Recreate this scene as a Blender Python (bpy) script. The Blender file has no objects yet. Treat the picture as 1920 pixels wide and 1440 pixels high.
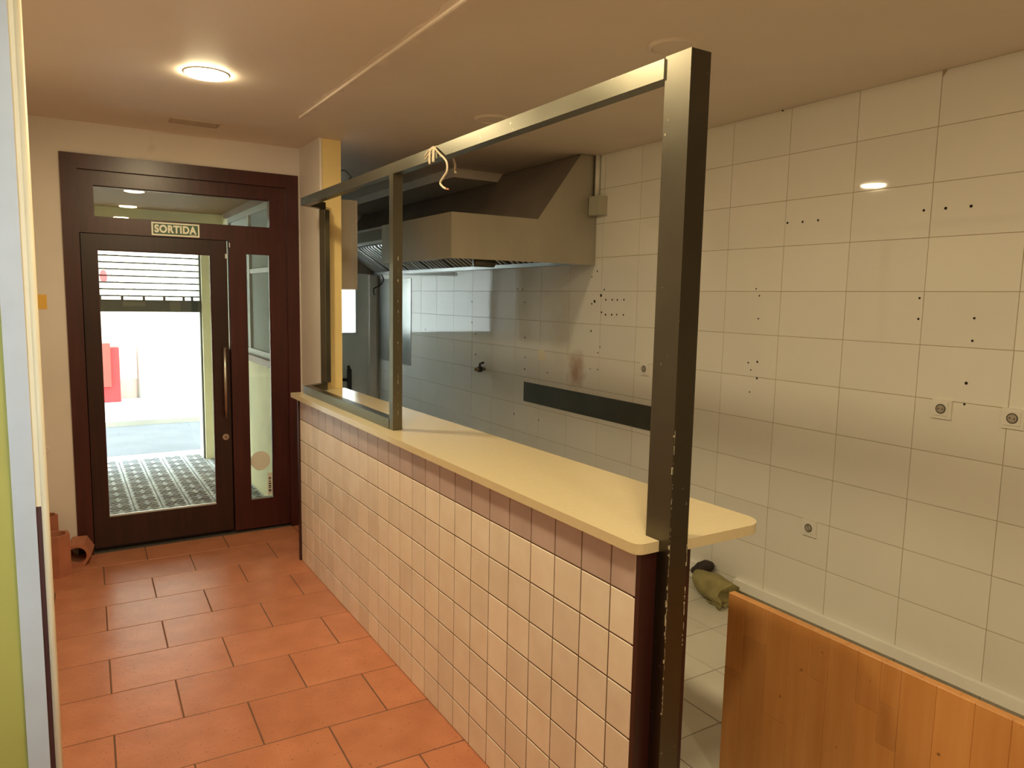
import bpy, bmesh, math, random
from mathutils import Vector, Matrix
random.seed(7)
scene = bpy.context.scene
COL = scene.collection

# ------------------------------------------------------------------ camera
cam_d = bpy.data.cameras.new('camera')
cam = bpy.data.objects.new('camera', cam_d); COL.objects.link(cam)
CP = Vector((-1.2421, -1.3723, 1.6778)); YAW, PITCH, ROLL, FPX = 0.5551, -0.1155, 0.0197, 1364.92
fwd = Vector((math.sin(YAW)*math.cos(PITCH), math.cos(YAW)*math.cos(PITCH), math.sin(PITCH)))
rgt = Vector((math.cos(YAW), -math.sin(YAW), 0)); upv = rgt.cross(fwd)
r2 = math.cos(ROLL)*rgt + math.sin(ROLL)*upv; u2 = -math.sin(ROLL)*rgt + math.cos(ROLL)*upv
cam.matrix_world = Matrix(((r2.x, u2.x, -fwd.x, CP.x), (r2.y, u2.y, -fwd.y, CP.y), (r2.z, u2.z, -fwd.z, CP.z), (0, 0, 0, 1)))
cam_d.sensor_width = 36.0; cam_d.lens = 36.0*FPX/1920.0; cam_d.clip_start = 0.02; cam_d.clip_end = 200
scene.camera = cam
# ------------------------------------------------------------------ sky and exposure
world = bpy.data.worlds.new('overcast_sky'); scene.world = world; world.use_nodes = True
bg = world.node_tree.nodes['Background']
bg.inputs['Color'].default_value = (0.74, 0.89, 1.0, 1); bg.inputs['Strength'].default_value = 7.4
scene.view_settings.view_transform = 'Standard'; scene.view_settings.look = 'None'
scene.view_settings.gamma = 1.0; scene.view_settings.use_curve_mapping = False
scene.view_settings.exposure = 1.0
LAMP_STRENGTH = 112.0; LAMP_COLOR = (1.0, 0.82, 0.485)
cy = scene.cycles
cy.max_bounces = 8; cy.diffuse_bounces = 5; cy.glossy_bounces = 4; cy.transparent_max_bounces = 10
cy.use_adaptive_sampling = True; cy.adaptive_threshold = 0.02
cy.caustics_reflective = False; cy.caustics_refractive = False
cy.sample_clamp_indirect = 6.0
cy.use_denoising = True

# ------------------------------------------------------------------ materials
MATS = {}
def mat(name, base, rough=0.5, metal=0.0, var=0.12, scale=6.0, bump=0.0, bscale=40.0, rnd=0.0, second=None, stretch=None, spec=0.5, coat=0.0, rvar=0.0):
    m = bpy.data.materials.new(name); m.use_nodes = True; nt = m.node_tree; N = nt.nodes; L = nt.links
    b = N['Principled BSDF']
    b.inputs['Roughness'].default_value = rough; b.inputs['Metallic'].default_value = metal
    b.inputs['Specular IOR Level'].default_value = spec
    b.inputs['Coat Weight'].default_value = coat; b.inputs['Coat Roughness'].default_value = 0.15
    geo = N.new('ShaderNodeNewGeometry'); mp = N.new('ShaderNodeMapping')
    L.new(geo.outputs['Position'], mp.inputs['Vector'])
    if stretch: mp.inputs['Scale'].default_value = stretch
    nz = N.new('ShaderNodeTexNoise'); nz.inputs['Scale'].default_value = scale; nz.inputs['Detail'].default_value = 5
    L.new(mp.outputs['Vector'], nz.inputs['Vector'])
    rp = N.new('ShaderNodeValToRGB'); rp.color_ramp.elements[0].position = 0.3; rp.color_ramp.elements[1].position = 0.7
    s = second if second else tuple(c*(1-2*var) for c in base)
    rp.color_ramp.elements[0].color = (*s, 1); rp.color_ramp.elements[1].color = (*base, 1)
    L.new(nz.outputs['Fac'], rp.inputs['Fac'])
    out = rp.outputs['Color']
    if rnd > 0:
        oi = N.new('ShaderNodeObjectInfo'); mr = N.new('ShaderNodeMapRange')
        mr.inputs['To Min'].default_value = 1-rnd; mr.inputs['To Max'].default_value = 1+rnd*0.6
        L.new(oi.outputs['Random'], mr.inputs['Value'])
        hs = N.new('ShaderNodeHueSaturation'); L.new(out, hs.inputs['Color']); L.new(mr.outputs['Result'], hs.inputs['Value'])
        out = hs.outputs['Color']
    L.new(out, b.inputs['Base Color'])
    if bump > 0:
        n2 = N.new('ShaderNodeTexNoise'); n2.inputs['Scale'].default_value = bscale; n2.inputs['Detail'].default_value = 3
        L.new(mp.outputs['Vector'], n2.inputs['Vector'])
        bp = N.new('ShaderNodeBump'); bp.inputs['Strength'].default_value = bump; bp.inputs['Distance'].default_value = 0.01
        L.new(n2.outputs['Fac'], bp.inputs['Height']); L.new(bp.outputs['Normal'], b.inputs['Normal'])
    if rvar > 0:
        m3 = N.new('ShaderNodeMapRange'); m3.inputs['To Min'].default_value = max(0.02, rough-rvar); m3.inputs['To Max'].default_value = rough+rvar
        L.new(nz.outputs['Fac'], m3.inputs['Value']); L.new(m3.outputs['Result'], b.inputs['Roughness'])
    MATS[name] = m
    return m
def spots(name, colour, scale, lo, hi):
    """adds wear: small patches of another colour wherever a fine noise is high"""
    m = MATS[name]; nt = m.node_tree; N = nt.nodes; L = nt.links; b = N['Principled BSDF']
    src = b.inputs['Base Color'].links[0].from_socket
    geo = [n for n in N if n.type == 'NEW_GEOMETRY'][0]
    nz = N.new('ShaderNodeTexNoise'); nz.inputs['Scale'].default_value = scale; nz.inputs['Detail'].default_value = 2
    L.new(geo.outputs['Position'], nz.inputs['Vector'])
    mr = N.new('ShaderNodeMapRange'); mr.inputs['From Min'].default_value = lo; mr.inputs['From Max'].default_value = hi
    L.new(nz.outputs['Fac'], mr.inputs['Value'])
    mx = N.new('ShaderNodeMix'); mx.data_type = 'RGBA'
    L.new(mr.outputs['Result'], mx.inputs['Factor']); L.new(src, mx.inputs['A']); mx.inputs['B'].default_value = (*colour, 1)
    L.new(mx.outputs['Result'], b.inputs['Base Color'])
def blob_stain(name, centre, radius, colour, amount):
    """one stain with its own place on the wall"""
    m = MATS[name]; nt = m.node_tree; N = nt.nodes; L = nt.links; b = N['Principled BSDF']
    src = b.inputs['Base Color'].links[0].from_socket
    geo = [n for n in N if n.type == 'NEW_GEOMETRY'][0]
    mp = N.new('ShaderNodeVectorMath'); mp.operation = 'SUBTRACT'; mp.inputs[1].default_value = centre
    L.new(geo.outputs['Position'], mp.inputs[0])
    sc = N.new('ShaderNodeVectorMath'); sc.operation = 'DIVIDE'; sc.inputs[1].default_value = radius
    L.new(mp.outputs['Vector'], sc.inputs[0])
    nz = N.new('ShaderNodeTexNoise'); nz.inputs['Scale'].default_value = 14; L.new(geo.outputs['Position'], nz.inputs['Vector'])
    ln = N.new('ShaderNodeVectorMath'); ln.operation = 'LENGTH'; L.new(sc.outputs['Vector'], ln.inputs[0])
    ad = N.new('ShaderNodeMath'); ad.operation = 'ADD'; L.new(ln.outputs['Value'], ad.inputs[0]); L.new(nz.outputs['Fac'], ad.inputs[1])
    mr = N.new('ShaderNodeMapRange'); mr.inputs['From Min'].default_value = 1.6; mr.inputs['From Max'].default_value = 0.7
    mr.inputs['To Max'].default_value = amount
    L.new(ad.outputs['Value'], mr.inputs['Value'])
    mx = N.new('ShaderNodeMix'); mx.data_type = 'RGBA'
    L.new(mr.outputs['Result'], mx.inputs['Factor']); L.new(src, mx.inputs['A']); mx.inputs['B'].default_value = (*colour, 1)
    L.new(mx.outputs['Result'], b.inputs['Base Color'])
def emit(name, col, s):
    m = bpy.data.materials.new(name); m.use_nodes = True; nt = m.node_tree
    nt.nodes.remove(nt.nodes['Principled BSDF']); e = nt.nodes.new('ShaderNodeEmission')
    e.inputs['Color'].default_value = (*col, 1); e.inputs['Strength'].default_value = s
    nt.links.new(e.outputs['Emission'], nt.nodes['Material Output'].inputs['Surface']); MATS[name] = m
def thin_glass(name, tint=(0.97, 0.99, 0.98), rough=0.0):
    m = bpy.data.materials.new(name); m.use_nodes = True; nt = m.node_tree; N = nt.nodes; L = nt.links
    N.remove(N['Principled BSDF'])
    t = N.new('ShaderNodeBsdfTransparent'); t.inputs['Color'].default_value = (*tint, 1)
    g = N.new('ShaderNodeBsdfGlossy'); g.inputs['Roughness'].default_value = rough
    f = N.new('ShaderNodeFresnel'); f.inputs['IOR'].default_value = 1.6
    mx = N.new('ShaderNodeMixShader'); L.new(f.outputs['Fac'], mx.inputs['Fac'])
    L.new(t.outputs['BSDF'], mx.inputs[1]); L.new(g.outputs['BSDF'], mx.inputs[2])
    L.new(mx.outputs['Shader'], N['Material Output'].inputs['Surface']); MATS[name] = m
def frosted(name, col, trans=0.75):
    m = bpy.data.materials.new(name); m.use_nodes = True; nt = m.node_tree; N = nt.nodes; L = nt.links
    N.remove(N['Principled BSDF'])
    t = N.new('ShaderNodeBsdfTranslucent'); t.inputs['Color'].default_value = (*col, 1)
    d = N.new('ShaderNodeBsdfDiffuse'); d.inputs['Color'].default_value = (*col, 1)
    mx = N.new('ShaderNodeMixShader'); mx.inputs['Fac'].default_value = 1-trans
    L.new(t.outputs['BSDF'], mx.inputs[1]); L.new(d.outputs['BSDF'], mx.inputs[2])
    L.new(mx.outputs['Shader'], N['Material Output'].inputs['Surface']); MATS[name] = m

mat('ceiling_paint', (0.80, 0.70, 0.605), 0.55, var=0.04, scale=1.5, bump=0.03, bscale=25)
mat('wall_paint', (0.76, 0.70, 0.64), 0.7, var=0.04, scale=2.5, bump=0.05, bscale=30)
spots('wall_paint', (0.55, 0.47, 0.40), 5.0, 0.74, 0.9)
mat('yellow_paint', (0.92, 0.70, 0.30), 0.6, var=0.06, scale=3, bump=0.05)
mat('plaster', (0.83, 0.74, 0.645), 0.8, var=0.08, scale=9, bump=0.1)
mat('kitchen_paint', (0.80, 0.82, 0.77), 0.5, var=0.06, scale=3)
mat('white_tile', (0.86, 0.84, 0.78), 0.035, var=0.03, scale=1.2, bump=0.012, bscale=7, rnd=0.035, spec=0.36)
blob_stain('white_tile', (1.98, 2.94, 1.17), (0.3, 0.11, 0.16), (0.42, 0.22, 0.12), 0.75)
blob_stain('white_tile', (1.98, 3.15, 1.45), (0.3, 0.16, 0.4), (0.62, 0.52, 0.36), 0.3)
mat('grey_grout', (0.50, 0.43, 0.32), 0.8, var=0.12, scale=10)
mat('beige_tile', (0.90, 0.83, 0.73), 0.38, var=0.05, scale=9, bump=0.10, bscale=16, rnd=0.09, second=(0.83, 0.73, 0.62))
mat('mauve_tile', (0.54, 0.42, 0.40), 0.30, var=0.06, scale=9, bump=0.06, bscale=16, rnd=0.06)
mat('brown_grout', (0.20, 0.13, 0.085), 0.85)
mat('terracotta_tile', (0.56, 0.225, 0.125), 0.31, var=0.1, scale=7, bump=0.12, bscale=30, rnd=0.08, second=(0.46, 0.175, 0.092), rvar=0.05, spec=0.27)
spots('terracotta_tile', (0.26, 0.11, 0.07), 85.0, 0.645, 0.70)
mat('floor_grout', (0.16, 0.085, 0.055), 0.9)
mat('kitchen_floor_tile', (0.70, 0.67, 0.58), 0.28, var=0.06, scale=4, bump=0.02, rnd=0.05)
spots('kitchen_floor_tile', (0.5, 0.44, 0.35), 9, 0.66, 0.85)
mat('kitchen_floor_grout', (0.34, 0.29, 0.22), 0.9)
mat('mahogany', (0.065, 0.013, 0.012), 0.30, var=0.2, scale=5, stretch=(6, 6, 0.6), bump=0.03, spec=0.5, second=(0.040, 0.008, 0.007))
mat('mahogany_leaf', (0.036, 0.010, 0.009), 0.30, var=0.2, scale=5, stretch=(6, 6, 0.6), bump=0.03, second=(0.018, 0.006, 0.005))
mat('dark_end_panel', (0.05, 0.013, 0.011), 0.35, var=0.2, scale=5, stretch=(6, 6, 0.5))
mat('frame_steel', (0.20, 0.19, 0.148), 0.35, metal=1.0, var=0.08, scale=4, rvar=0.06)
spots('frame_steel', (0.45, 0.40, 0.30), 55.0, 0.74, 0.76)
mat('post_steel', (0.135, 0.123, 0.097), 0.36, metal=1.0, var=0.08, scale=4, rvar=0.06)
spots('post_steel', (0.40, 0.36, 0.28), 60.0, 0.755, 0.77)
mat('chip_paint', (0.55, 0.50, 0.38), 0.7)
mat('cream_quartz', (0.71, 0.60, 0.385), 0.16, var=0.02, scale=60, spec=0.5)
mat('stainless', (0.55, 0.52, 0.44), 0.38, metal=0.85, var=0.10, scale=2.5, stretch=(1, 1, 0.4), rvar=0.06)
mat('stainless_bright', (0.70, 0.72, 0.72), 0.30, metal=0.9, var=0.10, scale=3)
mat('hood_dark', (0.30, 0.25, 0.21), 0.6, metal=0.2, var=0.15, scale=2)
mat('greasy_steel', (0.20, 0.19, 0.15), 0.45, metal=0.7, var=0.15, scale=3)
mat('panel_steel', (0.50, 0.52, 0.50), 0.32, metal=0.7, var=0.12, scale=2.5, second=(0.36, 0.38, 0.36))
mat('strip_steel', (0.10, 0.105, 0.085), 0.4, metal=0.5, var=0.1, scale=4)
mat('white_plastic', (0.82, 0.80, 0.74), 0.35, var=0.02)
mat('trunk_white', (0.94, 0.93, 0.89), 0.3, var=0.02)
mat('dark_plastic', (0.035, 0.033, 0.03), 0.4, var=0.05)
mat('socket_grey', (0.13, 0.12, 0.11), 0.4, var=0.05)
mat('socket_face', (0.42, 0.37, 0.31), 0.35, var=0.05)
mat('white_lacquer', (0.72, 0.66, 0.58), 0.4, var=0.02)
mat('hole_black', (0.02, 0.017, 0.014), 0.9, var=0.0)
mat('brass', (0.30, 0.24, 0.14), 0.4, metal=0.8)
mat('iron_black', (0.03, 0.03, 0.028), 0.5, metal=0.3)
mat('beech', (0.68, 0.33, 0.11), 0.36, var=0.1, scale=5, stretch=(5, 5, 0.45), rnd=0.11, second=(0.59, 0.26, 0.075), bump=0.02)
spots('beech', (0.16, 0.06, 0.025), 26.0, 0.73, 0.80)
mat('beech_edge', (0.46, 0.20, 0.09), 0.4, var=0.15, scale=8, second=(0.33, 0.13, 0.06))
mat('olive_cloth', (0.36, 0.31, 0.13), 0.9, var=0.15, scale=14, bump=0.2, bscale=60)
mat('dark_cloth', (0.05, 0.035, 0.035), 0.9, bump=0.2)
mat('terracotta_clay', (0.50, 0.19, 0.11), 0.85, var=0.1, scale=10, bump=0.06, rnd=0.08)
mat('jamb_grey', (0.60, 0.64, 0.70), 0.5, var=0.05, scale=8, bump=0.06, bscale=30)
spots('jamb_grey', (0.05, 0.05, 0.06), 16.0, 0.735, 0.75)
mat('bead_cream', (0.86, 0.76, 0.54), 0.45, var=0.03)
mat('maroon_paint', (0.07, 0.02, 0.018), 0.5)
mat('ochre_wall', (0.50, 0.46, 0.11), 0.6, var=0.06, scale=4, bump=0.05)
mat('cable_white', (0.72, 0.62, 0.45), 0.5)
mat('copper', (0.55, 0.24, 0.14), 0.4, metal=0.6)
mat('cable_black', (0.02, 0.02, 0.02), 0.5)
mat('sign_cream', (0.95, 0.96, 0.82), 0.4, var=0.0)
mat('sign_green', (0.055, 0.13, 0.075), 0.35, var=0.0)
mat('sticker_yellow', (0.85, 0.50, 0.08), 0.5, var=0.03)
mat('sticker_grey', (0.74, 0.75, 0.66), 0.6, var=0.0)
mat('steel_handle', (0.55, 0.52, 0.48), 0.28, metal=1.0, var=0.02)
mat('vent_beige', (0.55, 0.45, 0.36), 0.6)
mat('porch_yellow', (0.90, 0.83, 0.54), 0.7, var=0.06, scale=3)
mat('porch_ceiling', (0.20, 0.10, 0.02), 0.7, var=0.05)
mat('panot', (0.54, 0.56, 0.55), 0.75, var=0.15, scale=6, bump=0.1, rnd=0.1)
mat('pavement', (0.36, 0.36, 0.35), 0.8, var=0.1, scale=3)
mat('asphalt', (0.125, 0.135, 0.145), 0.85, var=0.1, scale=3, bump=0.1)
mat('facade_cream', (0.85, 0.80, 0.68), 0.8, var=0.05, scale=1)
mat('facade_stone', (0.60, 0.56, 0.48), 0.8, var=0.1, scale=2)
mat('red_paint', (0.62, 0.055, 0.06), 0.4, var=0.05)
mat('red_dark', (0.35, 0.09, 0.07), 0.5, var=0.05)
mat('shutter_green', (0.085, 0.09, 0.078), 0.5, metal=0.2)
mat('wood_sill', (0.22, 0.14, 0.09), 0.5)
mat('aluminium', (0.72, 0.74, 0.74), 0.35, metal=0.3)
emit('lamp_glow', LAMP_COLOR, LAMP_STRENGTH)
thin_glass('clear_glass')
frosted('frosted_glass', (0.97, 0.98, 0.99), 0.96)
frosted('frosted_panel', (0.74, 0.78, 0.77), 0.6)
mat('box_grey', (0.50, 0.48, 0.38), 0.45, var=0.03)
mat('window_grey', (0.42, 0.43, 0.40), 0.5, var=0.04)
mat('filter_black', (0.04, 0.04, 0.035), 0.6)
mat('panot_groove', (0.25, 0.26, 0.26), 0.8)
mat('threshold_grey', (0.10, 0.09, 0.08), 0.5)

# ------------------------------------------------------------------ mesh helpers
WL = {}     # world position of every object, since parents are only ever moved
def wl(o): return WL.get(o.name, Vector((0, 0, 0)))
def link(o, parent=None, world=(0, 0, 0)):
    COL.objects.link(o); w = Vector(world); WL[o.name] = w
    if parent is not None: o.parent = parent; o.location = w - wl(parent)
    else: o.location = w
    return o
def tag(o, label=None, cat=None, group=None, kind=None):
    if label: o['label'] = label
    if cat: o['category'] = cat
    if group: o['group'] = group
    if kind: o['kind'] = kind
    return o
def thing(name, loc, label, cat, group=None):
    return tag(link(bpy.data.objects.new(name, None), None, loc), label, cat, group)
def struct_root(name, loc=(0, 0, 0)):
    o = link(bpy.data.objects.new(name, None), None, loc); o['kind'] = 'structure'; return o
def finish(bm, name, material, parent=None, smooth=False, origin=None, bevel=0, seg=2):
    if bevel > 0:
        bmesh.ops.bevel(bm, geom=[e for e in bm.edges if len(e.link_faces) == 2 and e.calc_face_angle(0) > 0.6], offset=bevel, segments=seg, affect='EDGES', profile=0.5, clamp_overlap=True)
    bmesh.ops.recalc_face_normals(bm, faces=bm.faces[:])
    vs = [v.co for v in bm.verts]
    if origin is None:
        lo = Vector((min(v[i] for v in vs) for i in range(3))); hi = Vector((max(v[i] for v in vs) for i in range(3)))
        origin = Vector(((lo.x+hi.x)/2, (lo.y+hi.y)/2, lo.z))
    origin = Vector(origin)
    bmesh.ops.translate(bm, verts=bm.verts[:], vec=-origin)
    me = bpy.data.meshes.new(name); bm.to_mesh(me); bm.free()
    for m in (material if isinstance(material, (list, tuple)) else [material]): me.materials.append(MATS[m])
    if smooth:
        for p in me.polygons: p.use_smooth = True
    return link(bpy.data.objects.new(name, me), parent, origin)
def add_box(bm, x0, x1, y0, y1, z0, z1):
    v = [bm.verts.new(c) for c in ((x0, y0, z0), (x1, y0, z0), (x1, y1, z0), (x0, y1, z0), (x0, y0, z1), (x1, y0, z1), (x1, y1, z1), (x0, y1, z1))]
    for f in ((3, 2, 1, 0), (4, 5, 6, 7), (0, 1, 5, 4), (1, 2, 6, 5), (2, 3, 7, 6), (3, 0, 4, 7)): bm.faces.new([v[i] for i in f])
    return v
def box(name, x0, x1, y0, y1, z0, z1, material, parent=None, bevel=0.0, seg=2):
    bm = bmesh.new(); add_box(bm, x0, x1, y0, y1, z0, z1); return finish(bm, name, material, parent, bevel=bevel, seg=seg)
def boxes(name, lst, material, parent=None, bevel=0.0):
    bm = bmesh.new()
    for b in lst: add_box(bm, *b)
    return finish(bm, name, material, parent, bevel=bevel)
def add_prism(bm, pts, fn0, fn1):
    a = [bm.verts.new(fn0(*p)) for p in pts]; b = [bm.verts.new(fn1(*p)) for p in pts]
    n = len(pts); bm.faces.new(a[::-1]); bm.faces.new(b)
    for i in range(n): bm.faces.new((a[i], a[(i+1) % n], b[(i+1) % n], b[i]))
def prism_z(name, pts, z0, z1, material, parent=None, bevel=0, seg=3):
    bm = bmesh.new(); add_prism(bm, pts, lambda x, y: (x, y, z0), lambda x, y: (x, y, z1)); return finish(bm, name, material, parent, bevel=bevel, seg=seg)
def prism_y(name, pts, y0, y1, material, parent=None, bevel=0):
    bm = bmesh.new(); add_prism(bm, pts, lambda x, z: (x, y0, z), lambda x, z: (x, y1, z)); return finish(bm, name, material, parent, bevel=bevel)
def frame_axes(d):
    d = d.normalized(); a = Vector((0, 0, 1)) if abs(d.z) < 0.9 else Vector((1, 0, 0))
    u = d.cross(a).normalized(); return u, d.cross(u)
def add_tube(bm, pts, r, n=8, caps=True):
    pts = [Vector(p) for p in pts]; rings = []
    for i, p in enumerate(pts):
        d = (pts[min(i+1, len(pts)-1)] - pts[max(i-1, 0)])
        u, v = frame_axes(d)
        if rings:   # keep the twist low
            pu = rings[-1][1]; u = (pu - d.normalized()*pu.dot(d.normalized())).normalized(); v = d.normalized().cross(u)
        rr = r[i] if isinstance(r, (list, tuple)) else r
        rings.append(([bm.verts.new(p + rr*(math.cos(2*math.pi*k/n)*u + math.sin(2*math.pi*k/n)*v)) for k in range(n)], u))
    for (a, _), (b, _) in zip(rings, rings[1:]):
        for k in range(n): bm.faces.new((a[k], a[(k+1) % n], b[(k+1) % n], b[k]))
    if caps: bm.faces.new(rings[0][0][::-1]); bm.faces.new(rings[-1][0])
def tube(name, pts, r, material, parent=None, n=8, smooth=True):
    bm = bmesh.new(); add_tube(bm, pts, r, n); return finish(bm, name, material, parent, smooth=smooth)
def catmull(pts, k=6):
    P = [Vector(p) for p in pts]; P = [2*P[0]-P[1]] + P + [2*P[-1]-P[-2]]; out = []
    for i in range(1, len(P)-2):
        for j in range(k):
            t = j/k; a, b, c, d = P[i-1:i+3]
            out.append(0.5*((2*b)+(c-a)*t+(2*a-5*b+4*c-d)*t*t+(3*b-a-3*c+d)*t**3))
    return out + [P[-2]]
def lathe_z(bm, prof, c, n=32):
    """profile of (radius, z) about the vertical axis through c"""
    rings = []
    for r, z in prof:
        if r < 1e-6: rings.append([bm.verts.new((c[0], c[1], z))])
        else: rings.append([bm.verts.new((c[0]+r*math.cos(2*math.pi*k/n), c[1]+r*math.sin(2*math.pi*k/n), z)) for k in range(n)])
    for a, b in zip(rings, rings[1:]):
        for k in range(n):
            if len(a) == 1: bm.faces.new((a[0], b[k], b[(k+1) % n]))
            elif len(b) == 1: bm.faces.new((a[k], a[(k+1) % n], b[0]))
            else: bm.faces.new((a[k], a[(k+1) % n], b[(k+1) % n], b[k]))
TILE_CACHE = {}
def tile_mesh(kind, w, h, t, bev, material, rot=0.0):
    """a slab with chamfered face; kind 'x': faces -x, width along y; kind 'z': faces up, width along x"""
    key = (kind, round(w, 4), round(h, 4), t, material, rot)
    if key in TILE_CACHE: return TILE_CACHE[key]
    bm = bmesh.new(); W, H = w/2, h/2
    def at(u, v, n):
        if kind == 'x': return (-n, u, v)
        c, s = math.cos(rot), math.sin(rot); return (c*u-s*v, s*u+c*v, n)
    rings = [[bm.verts.new(at(su*(W-i), sv*(H-i), n)) for su, sv in ((-1, -1), (1, -1), (1, 1), (-1, 1))] for n, i in ((0, 0), (t-bev, 0), (t, bev))]
    for a, b in zip(rings, rings[1:]):
        for k in range(4): bm.faces.new((a[k], a[(k+1) % 4], b[(k+1) % 4], b[k]))
    bm.faces.new(rings[0][::-1]); bm.faces.new(rings[2])
    bmesh.ops.recalc_face_normals(bm, faces=bm.faces[:])
    me = bpy.data.meshes.new('tile'); bm.to_mesh(me); bm.free(); me.materials.append(MATS[material]); TILE_CACHE[key] = me
    return me
def piece(name, me, parent, world): return link(bpy.data.objects.new(name, me), parent, world)

# ================================================================== THE SHELL
WX = 1.989           # face of the tiled wall
DY = 3.866           # face of the entrance wall
BY = 6.90            # inner face of the kitchen's street wall
ZA, ZK = 2.692, 2.68  # ceilings of the aisle and of the kitchen side
REAR = -3.3

# floors
floor = boxes('floor', [(-1.44, 0.10, REAR, -1.15, -0.12, -0.0018), (-3.1, 0.10, -1.15, DY+0.06, -0.12, -0.0018), (0.10, 0.222, 3.158, DY+0.06, -0.12, -0.0018)], 'floor_grout'); floor['kind'] = 'structure'
A = -0.027; ud = Vector((math.cos(A), math.sin(A), 0)); vd = Vector((-math.sin(A), math.cos(A), 0)); O0 = Vector((-1.103, 2.943, 0))
TU, TV, GAP = 0.4865, 0.3305, 0.0055
for r in range(-4, 14):
    off = 0.0 if r % 2 == 0 else 0.2445
    for k in range(-4, 5):
        u0, u1 = off + k*TU, off + (k+1)*TU; v1, v0 = -r*TV, -(r+1)*TV
        c0 = O0 + ud*((u0+u1)/2) + vd*((v0+v1)/2)
        # trim against walls and counter
        xlo = (O0+ud*u0+vd*v0).x; xhi = (O0+ud*u1+vd*v0).x
        xmax = 0.222 if c0.y > 3.20 else 0.085
        if xhi < -1.48 or xlo > xmax-0.05: continue
        u0 = max(u0, u0 + (-1.49-xlo)) if xlo < -1.49 else u0
        if xhi > xmax: u1 = u1 - (xhi-xmax)
        ytop = (O0+ud*u1+vd*v1).y
        if (O0+ud*u0+vd*v0).y > DY-0.02: continue
        if ytop > DY+0.05: v1 -= ytop-(DY+0.05)
        if (O0+vd*v0).y < -1.3 or v1-v0 < 0.02 or u1-u0 < 0.03: continue
        c = O0 + ud*((u0+u1)/2) + vd*((v0+v1)/2)
        piece('floor_tile', tile_mesh('z', u1-u0-GAP, v1-v0-GAP, 0.008, 0.0015, 'terracotta_tile', A), floor, (c.x, c.y, -0.008))
fk = boxes('floor_kitchen', [(0.101, WX+0.12, REAR, 3.157, -0.12, -0.002), (0.223, WX+0.12, 3.157, BY+0.1, -0.12, -0.002)], 'kitchen_floor_grout'); fk['kind'] = 'structure'
PK = 0.3085
for i in range(-1, 6):
    x0, x1 = 0.64+(i-1)*PK, 0.64+i*PK
    x0 = max(x0, 0.175); x1 = min(x1, WX)
    if x1-x0 < 0.03: continue
    for j in range(-4, 8):
        y0 = 0.519+(j-1)*PK*1.004
        piece('floor_tile', tile_mesh('z', x1-x0-0.004, PK-0.004, 0.008, 0.0012, 'kitchen_floor_tile'), fk, ((x0+x1)/2, y0+PK/2, -0.008))

# tiled wall
wall_r = box('wall_right', WX+0.0014, WX+0.15, REAR, BY+0.15, -0.1, 2.85, 'grey_grout'); wall_r['kind'] = 'structure'
TW, TH, Z0, Y0 = 0.376, 0.2335, 1.7479-7*0.2335, 0.419
for c in range(-4, 18):
    y0, y1 = Y0+c*TW, min(Y0+(c+1)*TW, BY)
    if y1-y0 < 0.04: continue
    for r in range(-1, 11):
        z0, z1 = max(Z0+r*TH, 0.001), min(Z0+(r+1)*TH, ZK+0.001)
        if z1-z0 < 0.02: continue
        t = 0.004+random.uniform(0, 0.0008)
        o = piece('wall_tile', tile_mesh('x', y1-y0-0.003, z1-z0-0.003, 0.006, 0.0006, 'white_tile'), wall_r, (WX+0.006, (y0+y1)/2, (z0+z1)/2))
        o.rotation_euler = (0, random.gauss(0, 0.0022), random.gauss(0, 0.0022))
# drill holes left in the tiles, as (y, z, radius)
HOLES = [(1.3, 0, 0)]
def ray_on_wall(px, py):
    d = fwd + (px-960)/FPX*r2 - (py-720)/FPX*u2; t = (WX-CP.x)/d.x; p = CP + t*d; return p.y, p.z
hole_px = [(1476.7, 418, 3), (1505, 416, 3), (1534, 413, 3), (1732.3, 394.5, 3.4), (1773.3, 390.5, 3.8), (1821, 386.5, 4),
           (1418, 541.5, 2), (1424, 554.5, 2.2), (1422, 597.5, 2.2), (1724.3, 559, 3), (1722, 598, 3), (1827, 596.7, 3.2), (1823.3, 639, 3.2),
           (1403, 680, 2.2), (1420, 678.5, 3), (1408, 693.5, 2), (1419.3, 709.3, 3), (1405.7, 735, 2), (1811.7, 718.5, 4), (1808.3, 758, 3),
           (1120, 508.5, 2.4), (1110, 519, 2), (1133, 543, 2.4), (1127, 554, 4), (1115, 565, 4), (1109.6, 569.6, 2.5), (1136, 562, 2.6), (1148, 562, 2.6), (1157.5, 562.3, 2.6), (1170, 562, 2.6),
           (1128, 585.6, 2.6), (1135.5, 590, 2.8), (1147, 590, 2.8), (1156.5, 590, 2.4), (1169, 590.5, 2.4), (1108.3, 620.7, 2.6), (1125, 650.8, 2), (1121, 661.6, 2), (1107, 691.5, 1.6), (1120.5, 693, 2),
           (885, 565.5, 2), (885, 604.6, 2), (892, 664.5, 2.4), (892, 626, 2), (797.5, 617.4, 1.8), (984.5, 633, 2.2), (984.5, 670, 2), (984, 692, 2.4), (1026.5, 699, 2), (984, 567, 2), (970.5, 542, 2), (980, 543, 2),
           (964, 776, 2.4), (1010, 788, 2), (1468, 207, 3)]
def hole_mesh():
    bm = bmesh.new(); lathe_z(bm, [(1.0, 0), (0.55, 0.15), (0.0, 0.15)], (0, 0), 10)
    me = bpy.data.meshes.new('drill_hole'); bm.to_mesh(me); bm.free(); me.materials.append(MATS['hole_black']); return me
hm = hole_mesh()
for px, py, r in hole_px:
    y, z = ray_on_wall(px, py); depth = (Vector((WX, y, z))-CP).dot(fwd)
    o = piece('drill_hole', hm, wall_r, (WX-0.0008, y, z)); s = max(0.0025, r*depth/FPX*0.75)
    o.scale = (s, s, 0.004); o.rotation_euler = (0, math.radians(-90), 0)

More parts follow.
